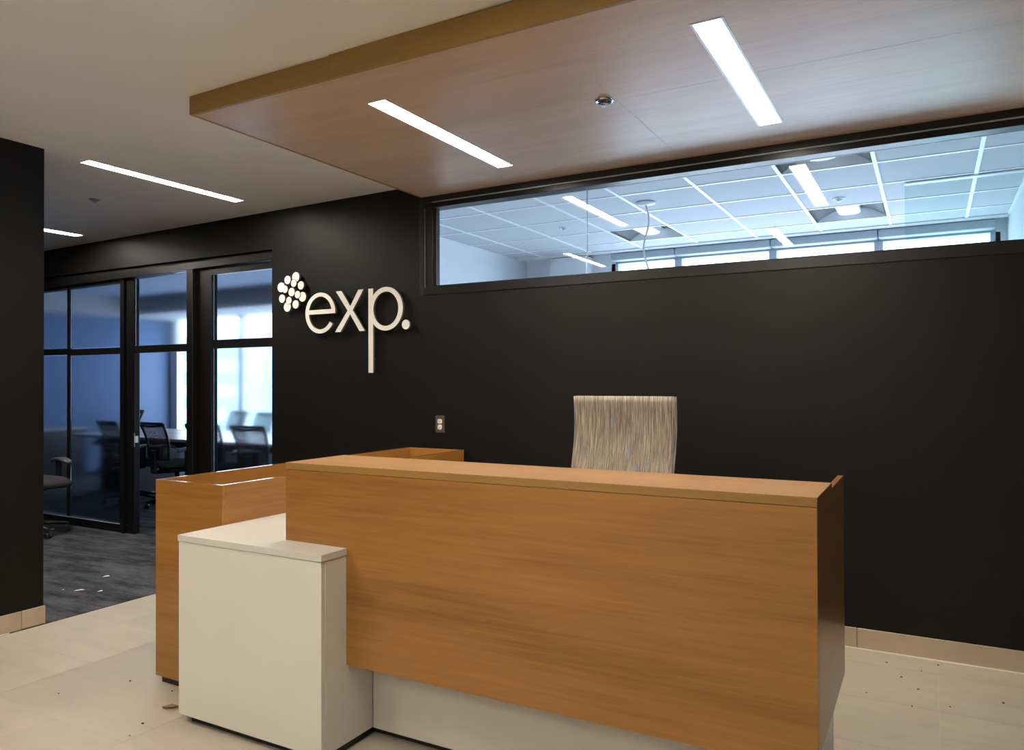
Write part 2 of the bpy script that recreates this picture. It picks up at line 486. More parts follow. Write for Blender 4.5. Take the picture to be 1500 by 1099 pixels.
# ------------------------------------------------------------------ ceilings
LW = 0.092
lights = [  # x0, x1, y0, y1 of each recessed lens: soffit pair, then the ceiling
    ('s', -2.26, -2.165, 2.712, 3.908), ('s', -0.742, -0.642, 2.69, 3.915),
    ('c', -4.555, -4.467, 2.752, 3.925), ('c', -6.745, -6.645, 2.85, 4.03),
    ('c', -3.46, -3.36, 0.20, 1.36), ('c', -1.32, -1.22, 0.41, 1.50),
    ('c', -3.46, -3.36, -2.2, -1.0), ('c', -0.45, -0.35, -2.2, -1.0)]  # unseen rear pair, added as fill light for the desk front
bm = holed(bmesh.new(), -12.2, XR, YB, D + 0.02, 0.0, 0.14, [(l[1] - .012, l[2] + .012, l[3] - .012, l[4] + .012) for l in lights if l[0] == 'c'], 'xy')
for v in bm.verts: v.co.z += zc(v.co.x)
struct(obj('ceiling', bm, M_gyp), 'white plaster ceiling of the lobby')

so = empty('ceiling_soffit', (0, 3.2, ZS)); struct(so, 'dropped ceiling panel of wood laminate over the reception desk')
seam_x = [SX0, -1.245, 0.60, XR]
seam_y = [SY0, 3.235, D - 0.002]
soff_holes = [(l[1] - .012, l[2] + .012, l[3] - .012, l[4] + .012) for l in lights if l[0] == 's']
for i in range(3):
    for j in range(2):
        g = 0.0012
        ux0, ux1, vy0, vy1 = seam_x[i] + g, seam_x[i + 1] - g, seam_y[j] + g, seam_y[j + 1] - g
        hs = [h for h in soff_holes if h[0] < ux1 and h[1] > ux0 and h[2] < vy1 and h[3] > vy0]
        obj('soffit_board', holed(bmesh.new(), ux0, ux1, vy0, vy1, ZS, ZS + 0.006, hs, 'xy'), M_soffit, so)
bm = holed(bmesh.new(), SX0 + .01, XR, SY0 + .01, D - 0.002, ZS + 0.0065, ZS + 0.05, soff_holes, 'xy')
obj('backing', bm, M_seam, so)
for x in seam_x[1:-1]: box('joint_strip', x - .0011, x + .0011, SY0 + .002, D - .003, ZS + .0004, ZS + .006, M_seam, so)
for i in range(3): box('joint_strip', seam_x[i] + .0013, seam_x[i + 1] - .0013, seam_y[1] - .0011, seam_y[1] + .0011, ZS + .0004, ZS + .006, M_seam, so)
for fx0, fx1 in ((SX0, -2.2165), (-2.2155, 0.2), (0.201, XR)):
    box('fascia_board', fx0, fx1, SY0 - 0.018, SY0, ZS - 0.001, zc(fx0) + 0.005, M_fascia, so)
box('fascia_return', SX0 - 0.001, SX0 + 0.017, SY0, D - 0.002, ZS - 0.001, zc(SX0) + 0.005, M_fascia, so)

# ------------------------------------------------------------------ walls of the lobby
bm = holed(bmesh.new(), -12.2, XR, 0.0, 2.86, D, D + 0.12, [(WX0, XR + 1, WZ0, 2.80), (OPX0, OPX1, -1, OPZ)], 'xz')
struct(obj('wall_back', bm, M_black), 'black painted back wall of the lobby')
bm = add_box(bmesh.new(), XL - 0.15, XL, YB, 2.49, 0, 2.76)
struct(obj('wall_left', bm, M_black), 'black wall at the left edge of the lobby')
struct(box('wall_corridor', -12.2, XL - 0.15, 2.34, 2.49, 0, 2.80, M_black), 'black wall on the near side of the corridor')
struct(box('wall_corridor_end', -12.2, -12.05, 2.49, D, 0, 2.72, M_gyp), 'end wall of the corridor')
struct(box('wall_right', XR, XR + 0.15, YB, D, 0, 2.86, M_black), 'dark right wall of the lobby')
struct(box('wall_front', XL, XR, YB - 0.15, YB, 0, 2.86, M_gyp), 'wall of the lobby behind the camera')

def base_run(name, axis, fixed, a0, a1, joints, t=0.012, h=0.104):
    e = empty(name, ((a0 + a1) / 2, fixed, 0) if axis == 'x' else (fixed, (a0 + a1) / 2, 0)); struct(e)
    cuts = [a0] + sorted(j for j in joints if a0 < j < a1) + [a1]
    for c0, c1 in zip(cuts, cuts[1:]):
        g = 0.0012
        if axis == 'x': box('base_tile', c0 + g, c1 - g, fixed - t, fixed, 0.003, h, M_basetile, e, 0.0015)
        else: box('base_tile', fixed, fixed + t, c0 + g, c1 - g, 0.003, h, M_basetile, e, 0.0015)
    if axis == 'x': box('caulk_line', a0, a1, fixed - t - 0.006, fixed - t + 0.001, 0.0, 0.005, M_cream, e)
    else: box('caulk_line', fixed + t - 0.001, fixed + t + 0.004, a0, a1, 0.0, 0.004, M_cream, e)
    return e
base_run('baseboard_back', 'x', D, OPX1 + 0.06, XR, [-4.0 + 0.914 * k for k in range(8)] )['label'] = 'beige tile base along the black back wall'
base_run('baseboard_left', 'y', XL, YB, 2.497, [2.365 - 0.457 * k for k in range(12)])['label'] = 'beige tile base along the left black wall'

# ------------------------------------------------------------------ clerestory window in the back wall
w1 = empty('window_1', (-0.5, GL, WZ0)); struct(w1, 'long black framed clerestory window above the reception desk')
WX1 = XR
IX0, IZ0, IZ1 = -2.985, 2.049, 2.588
box('sill_frame', WX0 + 0.03, WX1, D - 0.006, GL + 0.045, WZ0 - 0.004, IZ0 - 0.010, M_frame, w1, 0.002)
box('sill_bead', IX0 - 0.02, WX1, D + 0.012, GL - 0.012, IZ0 - 0.010, IZ0, M_frame, w1)
box('jamb_liner', WX0, WX0 + 0.032, D - 0.003, GL + 0.045, WZ0 - 0.004, ZS, M_reveal, w1)
box('jamb_frame', WX0 + 0.032, IX0 - 0.022, D + 0.010, GL + 0.04, IZ0 - 0.010, IZ1 + 0.03, M_frame, w1, 0.002)
box('jamb_bead', WX0 + 0.034, WX0 + 0.044, D + 0.004, D + 0.0095, IZ0 - 0.01, IZ1 + 0.03, M_dullbead, w1)
box('jamb_stop', IX0 - 0.022, IX0, D + 0.020, GL - 0.012, IZ0, IZ1, M_frame, w1)
box('glazing_bead', IX0 - 0.006, IX0, GL - 0.016, GL - 0.0122, IZ0, IZ1, M_trimline, w1)
box('head_liner', WX0 + 0.032, WX1, D - 0.003, GL + 0.045, IZ1 + 0.038, ZS, M_reveal, w1)
box('head_bead', WX0 + 0.11, WX1, D - 0.009, D + 0.006, IZ1 + 0.034, IZ1 + 0.0395, M_trimline, w1)
box('head_frame', WX0 + 0.032, WX1, D + 0.002, GL + 0.04, IZ1, IZ1 + 0.037, M_frame, w1, 0.002)
for px0, px1 in ((IX0 - 0.012, -1.8685), (-1.8660, WX1)):
    box('pane', px0, px1, GL - 0.005, GL + 0.005, IZ0 - 0.008, IZ1 + 0.008, M_glass, w1)
box('pane_joint', -1.8683, -1.8662, GL - 0.0055, GL + 0.0055, IZ0 - 0.008, IZ1 + 0.008, M_ogrey, w1)

# ------------------------------------------------------------------ recessed linear lights
light_labels = [
    'lit white linear light in the wood soffit, nearer its left end',
    'wide lit white linear light in the wood soffit, right of the sprinkler',
    'long lit linear light in the plaster ceiling left of the wood soffit',
    'lit linear light in the plaster ceiling, cut off by the left black wall',
    'lit linear light in the lobby ceiling behind the view, towards the left wall',
    'lit linear light in the lobby ceiling behind the view, in front of the desk',
    'added fill light at the unseen rear end of the lobby ceiling, beside the left wall',
    'added fill light at the unseen rear end of the lobby ceiling, farther from the left wall']
for (kind, x0, x1, y0, y1), lab in zip(lights, light_labels):
    xm = (x0 + x1) / 2
    z = ZS if kind == 's' else zc(xm)
    e = empty('linear_ceiling_light', (xm, (y0 + y1) / 2, z))
    tag(e, lab, 'ceiling light', 'recessed linear lights')
    bm = holed(bmesh.new(), x0 - .011, x1 + .011, y0 - .011, y1 + .011, z - 0.0012, z + 0.035, [(x0, x1, y0, y1)], 'xy')
    obj('trim', bm, M_alu, e)
    box('lens', x0 + .0005, x1 - .0005, y0 + .0005, y1 - .0005, z + 0.012, z + 0.018, M_lens, e)

# ------------------------------------------------------------------ glazed screen of the meeting room
sc = empty('window_2', (-6.7, 4.36, 0)); struct(sc, 'black framed glass screen with a doorway between corridor and meeting room')
PY0, PY1 = D + 0.05, D + 0.13
def hz(x):   # head of the screen follows the ceiling
    return 2.433 + 0.011 * (x + 4.545)
def slant(name, x0, x1, y0, y1, zf0, zf1, mat, off0=0.0):
    bm = bmesh.new(); add_box(bm, x0, x1, y0, y1, 0, 1)
    for v in bm.verts: v.co.z = (zf1 if v.co.z > 0.5 else zf0)(v.co.x)
    return obj(name, bm, mat, sc)
slant('head_reveal', OPX0, OPX1, D + 0.035, D + 0.13, lambda x: hz(x) - 0.012, lambda x: 2.4371, M_reveal)
slant('head_frame', OPX0, OPX1, D + 0.012, D + 0.14, lambda x: hz(x) - 0.068, lambda x: hz(x) - 0.012, M_frame)
# left fixed glazing
box('jamb_post', OPX1 - 0.012, OPX1, D + 0.02, D + 0.13, 0, 2.36, M_frame, sc)
slant('top_rail', OPX0, -6.525, PY0, PY1, lambda x: hz(x) - 0.092, lambda x: hz(x) - 0.068, M_reveal)
box('base_rail', OPX0, -6.45, PY0, PY1, 0.004, 0.085, M_frame, sc, 0.003)
box('base_bead', OPX0, -6.53, PY0 - 0.006, PY0, 0.080, 0.087, M_ogrey, sc)
box('mullion', -7.415, -7.372, PY0 + 0.018, PY0 + 0.045, 0.085, 2.335, M_frame, sc)
box('middle_rail', OPX0, -7.416, PY0 + 0.02, PY0 + 0.045, 1.665, 1.725, M_frame, sc)
box('middle_rail', -7.371, -6.526, PY0 + 0.02, PY0 + 0.045, 1.655, 1.715, M_frame, sc)
for a, b in ((OPX0, -7.416), (-7.371, -6.526)):
    mm = M_film2
    box('pane', a, b, GL + .025, GL + .035, 0.0855, 1.654, mm, sc)
    box('pane', a, b, GL + .025, GL + .035, 1.7255, 2.328, mm, sc)
# door post with latch
box('door_post', -6.525, -6.470, D + 0.03, D + 0.13, 0.004, hz(-6.5) - 0.069, M_frame, sc, 0.003)
box('door_stile', -6.469, -6.352, D + 0.055, D + 0.115, 0.006, hz(-6.5) - 0.072, M_frame, sc, 0.004)
lt = box('latch_plate', -6.378, -6.338, D + 0.046, D + 0.0545, 0.80, 0.93, M_chrome, sc, 0.002)
box('latch_bolt', -6.345, -6.318, D + 0.05, D + 0.075, 0.84, 0.90, M_wplast, sc, 0.002)
# transom over the doorway
box('transom_rail', -6.3515, -5.581, D + 0.05, D + 0.12, 1.658, 1.722, M_frame, sc, 0.003)
box('pane', -6.3515, -5.581, GL + .015, GL + .025, 1.7225, hz(-6) - 0.069, M_film, sc)
# post and right leaf
box('door_post', -5.580, -5.500, D + 0.012, D + 0.13, 0.004, hz(-5.5) - 0.069, M_frame, sc, 0.003)
box('door_stile', -5.499, -5.318, D + 0.055, D + 0.125, 0.004, hz(-5.5) - 0.069, M_frame, sc, 0.003)
box('leaf_top_rail', -5.3175, OPX1 - 0.0125, D + 0.055, D + 0.115, 2.298, hz(-5.3) - 0.069, M_frame, sc)
box('leaf_middle_rail', -5.3175, OPX1 - 0.0125, D + 0.055, D + 0.115, 1.672, 1.744, M_frame, sc)
box('leaf_base_rail', -5.3175, OPX1 - 0.0125, D + 0.055, D + 0.115, 0.006, 0.10, M_frame, sc)
box('pane', -5.3175, OPX1 - 0.0125, GL + .025, GL + .035, 0.1005, 1.6715, M_film, sc)
box('pane', -5.3175, OPX1 - 0.0125, GL + .025, GL + .035, 1.7445, 2.2975, M_film, sc)

# ------------------------------------------------------------------ meeting room shell
CFZ = 2.715
struct(box('ceiling_meeting', -12.2, -4.16, D + 0.121, 8.75, CFZ, CFZ + 0.1, M_confceil), 'ceiling of the meeting room, its dimness put into the colour')
struct(box('wall_meeting_left', -11.75, -11.6, D + 0.121, 8.7, 0, CFZ, M_bluewall), 'blue left wall of the meeting room')
struct(box('wall_meeting_right', -4.40, -4.165, D + 0.121, 8.7, 0, CFZ, M_gyp), 'right wall of the meeting room')
bm = bmesh.new(); add_box(bm, -11.599, -4.41, 7.5, 8.58, 2.46, CFZ - 0.001); add_box(bm, -11.599, -11.0, D + 0.14, 7.4995, 2.44, CFZ - 0.001)
struct(obj('trim_1', bm, M_bulk), 'grey bulkhead around the meeting room ceiling')
bm = holed(bmesh.new(), -11.6, -4.41, 0, CFZ, 8.6, 8.74, [(-11.43, -4.6, 0.45, 2.55)], 'xz')
struct(obj('wall_meeting_back', bm, M_pier), 'grey window wall of the meeting room')
w3 = empty('window_3', (-7.85, 8.66, 0.45)); struct(w3, 'wide bright window of the meeting room')
box('sill', -11.43, -4.6, 8.56, 8.72, 0.451, 0.48, M_pier, w3)
box('head', -11.43, -4.6, 8.61, 8.72, 2.51, 2.549, M_ogrey, w3)
for mx in (-9.86, -8.4, -6.9, -5.4):
    box('mullion', mx - 0.03, mx + 0.03, 8.62, 8.72, 0.48, 2.51, M_ogrey, w3)
for a, b in zip((-11.43, -9.83, -8.37, -6.87, -5.37), (-9.89, -8.43, -6.93, -5.43, -4.6)):
    box('pane', a, b, 8.665, 8.675, 0.48, 2.51, M_glass3, w3)
struct(box('trim_2', -9.73, -9.62, 8.45, 8.56, 0.004, 2.459, M_gyp), 'slim pale column before the meeting room window')

# ------------------------------------------------------------------ office behind the clerestory
OX0, OX1, OY1, OZ = -4.03, 0.575, 7.33, 2.74
bm = holed(bmesh.new(), -4.03, 0.575, 0.0, 2.9, D + 0.1205, D + 0.1300, [(WX0, 3, WZ0 + 0.055, IZ1 + 0.005)], 'xz')
struct(obj('wall_office_front', bm, M_owall), 'white office side of the wall below and above the clerestory window')
struct(box('wall_office_left', OX0 - 0.13, OX0, D + 0.1305, 7.75, 0, 2.9, M_owall), 'white left wall of the office')
struct(box('wall_office_right', OX1, OX1 + 0.12, D + 0.1305, 7.75, 0, 2.9, M_owall), 'white right wall of the office')
bm = holed(bmesh.new(), OX0, OX1, 0, 2.9, 7.6, 7.72, [(-2.95, 0.49, 0.80, 2.715)], 'xz')
struct(obj('wall_office_back', bm, M_owall), 'white window wall of the office')
oc = empty('ceiling_office', (-1.7, 5.9, OZ)); struct(oc, 'suspended acoustic tile ceiling of the office')
gx = [OX0] + [-1.425 + 0.565 * k for k in range(-4, 4)]
gx = [g for g in gx if g < OX1 - 0.02] + [OX1]
gy = [D + 0.1305, 4.615, 5.20, 5.785, 6.37, 6.955, OY1]
troffers = {(-0.86, 4.615), (-0.86, 6.37), (-2.555, 6.37)}
tw = 0.012
def is_troffer(x, y): return any(abs(x - a) < 0.02 and abs(y - b) < 0.02 for a, b in troffers)
for i in range(len(gx) - 1):
    for j in range(len(gy) - 1):
        if is_troffer(gx[i], gy[j]): continue
        box('ceiling_tile', gx[i] + .004, gx[i + 1] - .004, gy[j] + .004, gy[j + 1] - .004, OZ + 0.003, OZ + 0.018, M_ctile, oc)
for x in gx[1:-1]: box('tee_runner', x - tw, x + tw, gy[0], OY1, OZ - 0.003, OZ + 0.0025, M_tbar, oc)
for y in gy[1:-1]:
    for i in range(len(gx) - 1):
        box('cross_tee', gx[i] + tw, gx[i + 1] - tw, y - tw, y + tw, OZ - 0.002, OZ + 0.0025, M_tbar, oc)
box('wall_angle', OX0, OX0 + 0.02, gy[0], OY1, OZ - 0.003, OZ + 0.0025, M_tbar, oc)
box('wall_angle', OX1 - 0.02, OX1, gy[0], OY1, OZ - 0.003, OZ + 0.0025, M_tbar, oc)
box('edge_channel', OX0, OX1, OY1, OY1 + 0.025, OZ - 0.010, OZ + 0.02, M_tbar, oc)
box('edge_channel', OX0, OX1, OY1 + 0.055, OY1 + 0.08, OZ - 0.012, OZ + 0.02, M_tbar, oc)
box('edge_channel', OX0, OX1, OY1 + 0.105, OY1 + 0.125, OZ - 0.004, OZ + 0.02, M_tbar, oc)
box('pocket_top', OX0, OX1, OY1 + 0.02, 7.6, OZ + 0.021, OZ + 0.03, M_owall, oc)
struct(box('ceiling_plenum', OX0 - 0.13, OX1 + 0.12, D + 0.121, 7.75, 2.9, 2.98, M_owall), 'slab above the office ceiling')

w4 = empty('window_4', (-1.2, 7.66, 0.8)); struct(w4, 'bright office window with grey blind cassettes')
mull = [-2.955, -2.264, -1.33, -0.407, 0.49]
for k, (a, b) in enumerate(zip(mull, mull[1:])):
    box('blind_cassette', a + 0.004, b - 0.004, 7.47, 7.598, 2.660, 2.735, M_ogrey, w4, 0.006)
    box('pane', a + 0.03, b - 0.03, 7.655, 7.667, 0.83, 2.69, M_glass3, w4)
    box('sash_head', a, b, 7.61, 7.70, 2.644, 2.714, M_ogrey, w4)
for x in mull: box('mullion', x - 0.036, x + 0.036, 7.60, 7.70, 0.80, 2.643, M_ogrey, w4)
box('sill', -2.95, 0.49, 7.5, 7.7, 0.77, 0.80, M_owall, w4)
struct(box('trim_3', -3.62, -3.20, 7.38, 7.598, 0, 2.72, M_owall), 'white column beside the office window')

# glass screen standing in the office, hung from the ceiling grid
gp = empty('glass_partition', (0.21, 5.80, 0)); tag(gp, 'green tinted glass partition with white top channel behind the window, at its right end', 'glass partition')
box('glass_sheet', -0.148, OX1 - 0.004, 5.842, 5.852, 0.03, OZ - 0.0125, M_glass2, gp)
box('top_channel', -0.148, OX1 - 0.004, 5.82, 5.875, OZ - 0.012, OZ - 0.0035, M_tbar, gp)
box('floor_channel', -0.148, OX1 - 0.004, 5.83, 5.865, 0.001, 0.03, M_tbar, gp)

def make_troffer(x0, y0, label):
    x1, y1 = x0 + 0.565, y0 + 0.585
    x0 += tw + .001; x1 -= tw + .001; y0 += tw + .001; y1 -= tw + .001
    xm, ym = (x0 + x1) / 2, (y0 + y1) / 2
    e = empty('troffer_light', (xm, ym, OZ)); tag(e, label, 'ceiling light', 'recessed troffers of the office')
    for s in (-1, 1):
        bm = bmesh.new(); rows = []
        for k in range(9):
            t = k / 8
            x = xm + s * ((x1 - x0) / 2 * (1 - t) + 0.07 * t)
            z = OZ + 0.004 + 0.088 * math.sin(t * math.pi / 2)
            rows.append((bm.verts.new((x, y0, z)), bm.verts.new((x, y1, z))))
        for a, b in zip(rows, rows[1:]): bm.faces.new((a[0], a[1], b[1], b[0]))
        r = bmesh.ops.solidify(bm, geom=bm.faces[:], thickness=0.002)
        obj('reflector_wing', bm, M_troffer, e, smooth=True)
    bm = bmesh.new()
    prof = [(-0.085, 0.075), (-0.085, 0.03), (-0.07, 0.016), (-0.03, 0.010), (0.03, 0.010), (0.07, 0.016), (0.085, 0.03), (0.085, 0.075)]
    add_prism(bm, [(xm + a, OZ + b) for a, b in prof], y0 + 0.02, y1 - 0.16)
    for f in bm.faces: f.material_index = 0
    obj('lamp_basket', bm, M_troffer, e)
    for yy in (y0, y1 - 0.003):
        box('end_plate', x0, x1, yy, yy + 0.003, OZ + 0.0035, OZ + 0.095, M_troffer, e)
    box('top_plate', x0, x1, y0, y1, OZ + 0.0955, OZ + 0.099, M_troffer, e)
make_troffer(-0.86, 4.615, 'unlit white troffer cut by the black window head, seen through the clerestory')
make_troffer(-0.86, 6.37, 'unlit white troffer farther back, straight behind the one at the window head')
make_troffer(-2.555, 6.37, 'unlit white troffer crossed by the vertical pane joint of the clerestory')

# pendant cable
pc = empty('hanging_cable', (-1.885, 5.497, OZ)); tag(pc, 'white hanging cable with round ceiling plate behind the clerestory glass', 'cable')
obj('ceiling_plate', add_lathe(bmesh.new(), [(0.020, OZ + .002), (0.075, OZ - .001), (0.072, OZ - .010), (0.030, OZ - .018), (0.01, OZ - .024)], -1.885, 5.497), M_wplast, pc, smooth=True)
pts = []
for k in range(61):
    t = k / 60
    z = OZ - 0.022 - 1.45 * t
    pts.append((-1.885 + 0.022 * math.sin(t * 21), 5.497 + 0.01 * math.sin(t * 6), z))
obj('cord', add_tube(bmesh.new(), pts, 0.0075, 8), M_wplast, pc, smooth=True)
obj('plug', add_lathe(bmesh.new(), [(0.008, pts[-1][2] + 0.01), (0.022, pts[-1][2] - 0.005), (0.024, pts[-1][2] - 0.06), (0.012, pts[-1][2] - 0.075)], pts[-1][0], pts[-1][1], 16), M_wplast, pc, smooth=True)

# sprinklers
def sprinkler(x, y, z, label, mats, r, concealed=False):
    e = empty('sprinkler', (x, y, z)); tag(e, label, 'sprinkler', 'ceiling sprinklers')
    m_ring, m_cup = mats
    bm = bmesh.new(); n = 28
    prof = [(r, z - 0.0005), (r, z - 0.006), (r * .86, z - 0.0085), (r * .70, z - 0.005), (r * .70, z - 0.001)]
    rings = [[bm.verts.new((x + a * math.cos(2 * math.pi * k / n), y + a * math.sin(2 * math.pi * k / n), b)) for k in range(n)] for a, b in prof]
    for a, b in zip(rings, rings[1:]):
        for k in range(n): bm.faces.new((a[k], a[(k + 1) % n], b[(k + 1) % n], b[k]))
    obj('escutcheon', bm, m_ring, e, smooth=True)
    obj('cup', add_lathe(bmesh.new(), [(r * .70, z - 0.0005), (r * .70, z - 0.003)], x, y, n), m_cup, e)
    bm = bmesh.new(); add_tube(bm, [(x, y, z - 0.003), (x, y, z - 0.022)], r * .2, 10)
    for s in (-1, 1): add_tube(bm, [(x + s * r * .28, y, z - 0.003), (x + s * r * .22, y, z - 0.016), (x, y, z - 0.026)], r * .06, 6)
    obj('head', bm, m_ring, e)
    obj('deflector', add_lathe(bmesh.new(), [(r * .36, z - 0.026), (r * .36, z - 0.028)], x, y, 12), m_ring, e)
sprinkler(-1.297, 3.212, ZS, 'chrome sprinkler with black recessed cup in the wood soffit', (M_chrome, M_slot), 0.042)
sprinkler(-5.345, 3.334, zc(-5.345), 'white sprinkler in the plaster ceiling above the corridor', (M_wplast, M_ogrey), 0.04)
sprinkler(-2.824, 6.036, OZ + .003, 'white sprinkler in the tile ceiling left of the pane joint', (M_wplast, M_ogrey), 0.04)
sprinkler(-0.59, 6.09, OZ + .003, 'flat white sprinkler in the tile ceiling between two troffers', (M_wplast, M_ogrey), 0.045)

# ------------------------------------------------------------------ raised lettering on the black wall
SY0s, SY1s = 4.232, 4.250
sign = empty('wall_sign', (-3.8, D, 1.45)); tag(sign, 'cream raised lettering with a cluster of dots on the black wall, reading exp.', 'sign')
def letter(name, outline_list):
    bm = bmesh.new()
    for o in outline_list: add_prism(bm, o, SY0s, SY1s)
    return obj(name, bm, [M_sign, M_signside], sign)
def circle(cx, cz, r, n=32, rx=None):
    rx = rx or r
    return [(cx + rx * math.cos(2 * math.pi * k / n), cz + r * math.sin(2 * math.pi * k / n)) for k in range(n)]
def arc_band(cx, cz, ro_x, ro_z, ri_x, ri_z, a0, a1, n=48):
    o = []
    for k in range(n + 1):
        a = math.radians(a0 + (a1 - a0) * k / n); o.append((cx + ro_x * math.cos(a), cz + ro_z * math.sin(a)))
    for k in range(n, -1, -1):
        a = math.radians(a0 + (a1 - a0) * k / n); o.append((cx + ri_x * math.cos(a), cz + ri_z * math.sin(a)))
    return o
def band_mesh(bm, outline, n):
    """closed strip outline from arc_band as quads"""
    m = len(outline) // 2
    outer = outline[:m]; inner = outline[m:][::-1]
    va = [[bm.verts.new((p[0], y, p[1])) for p in ring] for ring in (outer, inner) for y in (SY0s, SY1s)]
    oa, ob, ia, ib = va
    for k in range(m - 1):
        bm.faces.new((oa[k], oa[k + 1], ia[k + 1], ia[k])).material_index = 0
        bm.faces.new((ob[k], ob[k + 1], ib[k + 1], ib[k])).material_index = 0
        bm.faces.new((oa[k], oa[k + 1], ob[k + 1], ob[k])).material_index = 1
        bm.faces.new((ia[k], ia[k + 1], ib[k + 1], ib[k])).material_index = 1
    for k in (0, m - 1): bm.faces.new((oa[k], ia[k], ib[k], ob[k])).material_index = 1
# e
bm = bmesh.new()
band_mesh(bm, arc_band(-3.993, 1.902, 0.149, 0.153, 0.113, 0.123, 3, 326), 48)
add_prism(bm, [(-4.106, 1.894), (-3.845, 1.894), (-3.845, 1.927), (-4.106, 1.927)], SY0s + 0.0003, SY1s - 0.0003)
obj('letter', bm, [M_sign, M_signside], sign)
# x
bm = bmesh.new()
xo = [(-3.838, 2.054), (-3.783, 2.054), (-3.7005, 1.9375), (-3.624, 2.054), (-3.576, 2.054), (-3.6765, 1.907), (-3.563, 1.753), (-3.614, 1.753), (-3.7015, 1.879), (-3.793, 1.753), (-3.847, 1.753), (-3.7265, 1.907)]
add_prism(bm, xo, SY0s, SY1s); obj('letter', bm, [M_sign, M_signside], sign)
# p
bm = bmesh.new()
band_mesh(bm, arc_band(-3.374, 1.903, 0.151, 0.155, 0.111, 0.122, -180, 180, 64), 64)
add_prism(bm, [(-3.531, 1.450), (-3.488, 1.450), (-3.488, 2.054), (-3.531, 2.054)], SY0s + 0.0003, SY1s - 0.0003)
obj('letter', bm, [M_sign, M_signside], sign)
letter('full_stop', [circle(-3.198, 1.784, 0.0338)])
discs = [(-4.242, 2.190, .0375), (-4.328, 2.173, .0322), (-4.259, 2.143, .0283), (-4.189, 2.122, .0316), (-4.396, 2.120, .0378), (-4.351, 2.102, .0281), (-4.285, 2.077, .0325),
         (-4.220, 2.053, .0281), (-4.172, 2.034, .0366), (-4.386, 2.032, .0323), (-4.310, 2.013, .0279), (-4.330, 1.965, .037), (-4.243, 1.980, .0318)]
for k, (cx, cz, r) in enumerate(discs):
    small = r < 0.029
    bm = bmesh.new()
    add_prism(bm, circle(cx, cz, r), SY0s - (0.004 if small else 0), SY1s - (0.0195 - 0.001 if small else 0))
    obj('disc', bm, [M_sign, M_signside], sign)
    if small:
        bm = bmesh.new(); add_prism(bm, circle(cx, cz, r + 0.003), SY0s - 0.0012, SY1s - 0.018)
        obj('disc_rim', bm, M_signside, sign)
for cx, cz in ((-3.993, 1.76), (-4.1, 1.91), (-3.705, 1.907), (-3.51, 1.9), (-3.51, 1.55), (-3.27, 1.84), (-3.198, 1.784)) + tuple((d[0], d[1]) for d in discs):
    obj('standoff_pin', add_tube(bmesh.new(), [(cx, SY1s - 0.001, cz), (cx, D - 0.0005, cz)], 0.005, 8), M_signside, sign)

# socket outlet
ot = empty('socket_outlet', (-2.941, D, 1.035)); tag(ot, 'steel socket plate with two cream receptacles on the black wall', 'socket outlet')
box('cover_plate', -2.978, -2.904, D - 0.007, D - 0.0005, 1.034, 1.152, M_steel, ot, 0.002)
for zz in (1.113, 1.073):
    rc = obj('receptacle', add_prism(bmesh.new(), [(-2.941 + max(-.0165, min(.0165, .0195 * math.cos(a * math.pi / 12))), zz + .0165 * math.sin(a * math.pi / 12)) for a in range(24)], D - 0.0105, D - 0.0065), [M_cream, M_cream], ot)
    for dx in (-0.006, 0.006): box('slot', -2.941 + dx - .0012, -2.941 + dx + .0012, D - 0.0108, D - 0.0102, zz - 0.001, zz + 0.008, M_slot, rc)
    box('slot', -2.9435, -2.9385, D - 0.0108, D - 0.0102, zz - 0.010, zz - 0.005, M_slot, rc)
obj('screw', add_tube(bmesh.new(), [(-2.941, D - 0.0085, 1.093), (-2.941, D - 0.006, 1.093)], 0.003, 10), M_chrome, ot)

# ------------------------------------------------------------------ reception desk
CX0, CX1, CYF, CYS, CYB = -2.230, -0.270, 2.170, 2.510, 2.870
CZ = 1.066
rd = empty('reception_desk', (-1.25, 2.45, 0)); tag(rd, 'wood laminate reception counter with raised transaction top over a cream recessed base', 'reception desk')
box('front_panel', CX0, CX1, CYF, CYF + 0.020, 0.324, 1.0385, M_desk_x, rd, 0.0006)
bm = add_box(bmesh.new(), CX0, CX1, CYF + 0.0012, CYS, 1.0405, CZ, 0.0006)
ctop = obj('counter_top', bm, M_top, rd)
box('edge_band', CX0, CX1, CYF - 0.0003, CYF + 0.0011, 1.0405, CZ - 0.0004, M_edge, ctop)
box('edge_band', CX1, CX1 + 0.0010, CYF - 0.0003, CYS, 1.0405, CZ - 0.0004, M_end, ctop)
# end panel, cut shorter under the front
bm = bmesh.new()
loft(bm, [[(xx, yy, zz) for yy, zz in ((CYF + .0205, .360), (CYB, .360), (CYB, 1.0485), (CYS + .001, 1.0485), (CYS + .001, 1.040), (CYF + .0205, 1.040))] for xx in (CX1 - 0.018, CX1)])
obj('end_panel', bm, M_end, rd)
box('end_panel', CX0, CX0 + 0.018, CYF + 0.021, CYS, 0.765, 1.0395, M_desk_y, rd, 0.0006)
box('back_panel', CX0 + 0.0185, CX1 - 0.0185, CYS - 0.03, CYS - 0.012, 0.765, 1.0395, M_desk_x, rd)
base = box('base_cabinet', -1.918, CX1 - 0.0185, 2.322, 2.690, 0.030, 0.73, M_white, rd, 0.001)
box('plinth', -1.930, CX1 - 0.05, 2.350, 2.62, 0.001, 0.030, M_toe, rd)
box('desk_worktop', -1.905, CX1 - 0.0185, 2.53, CYB, 0.733, 0.758, M_whitetop, rd, 0.001)

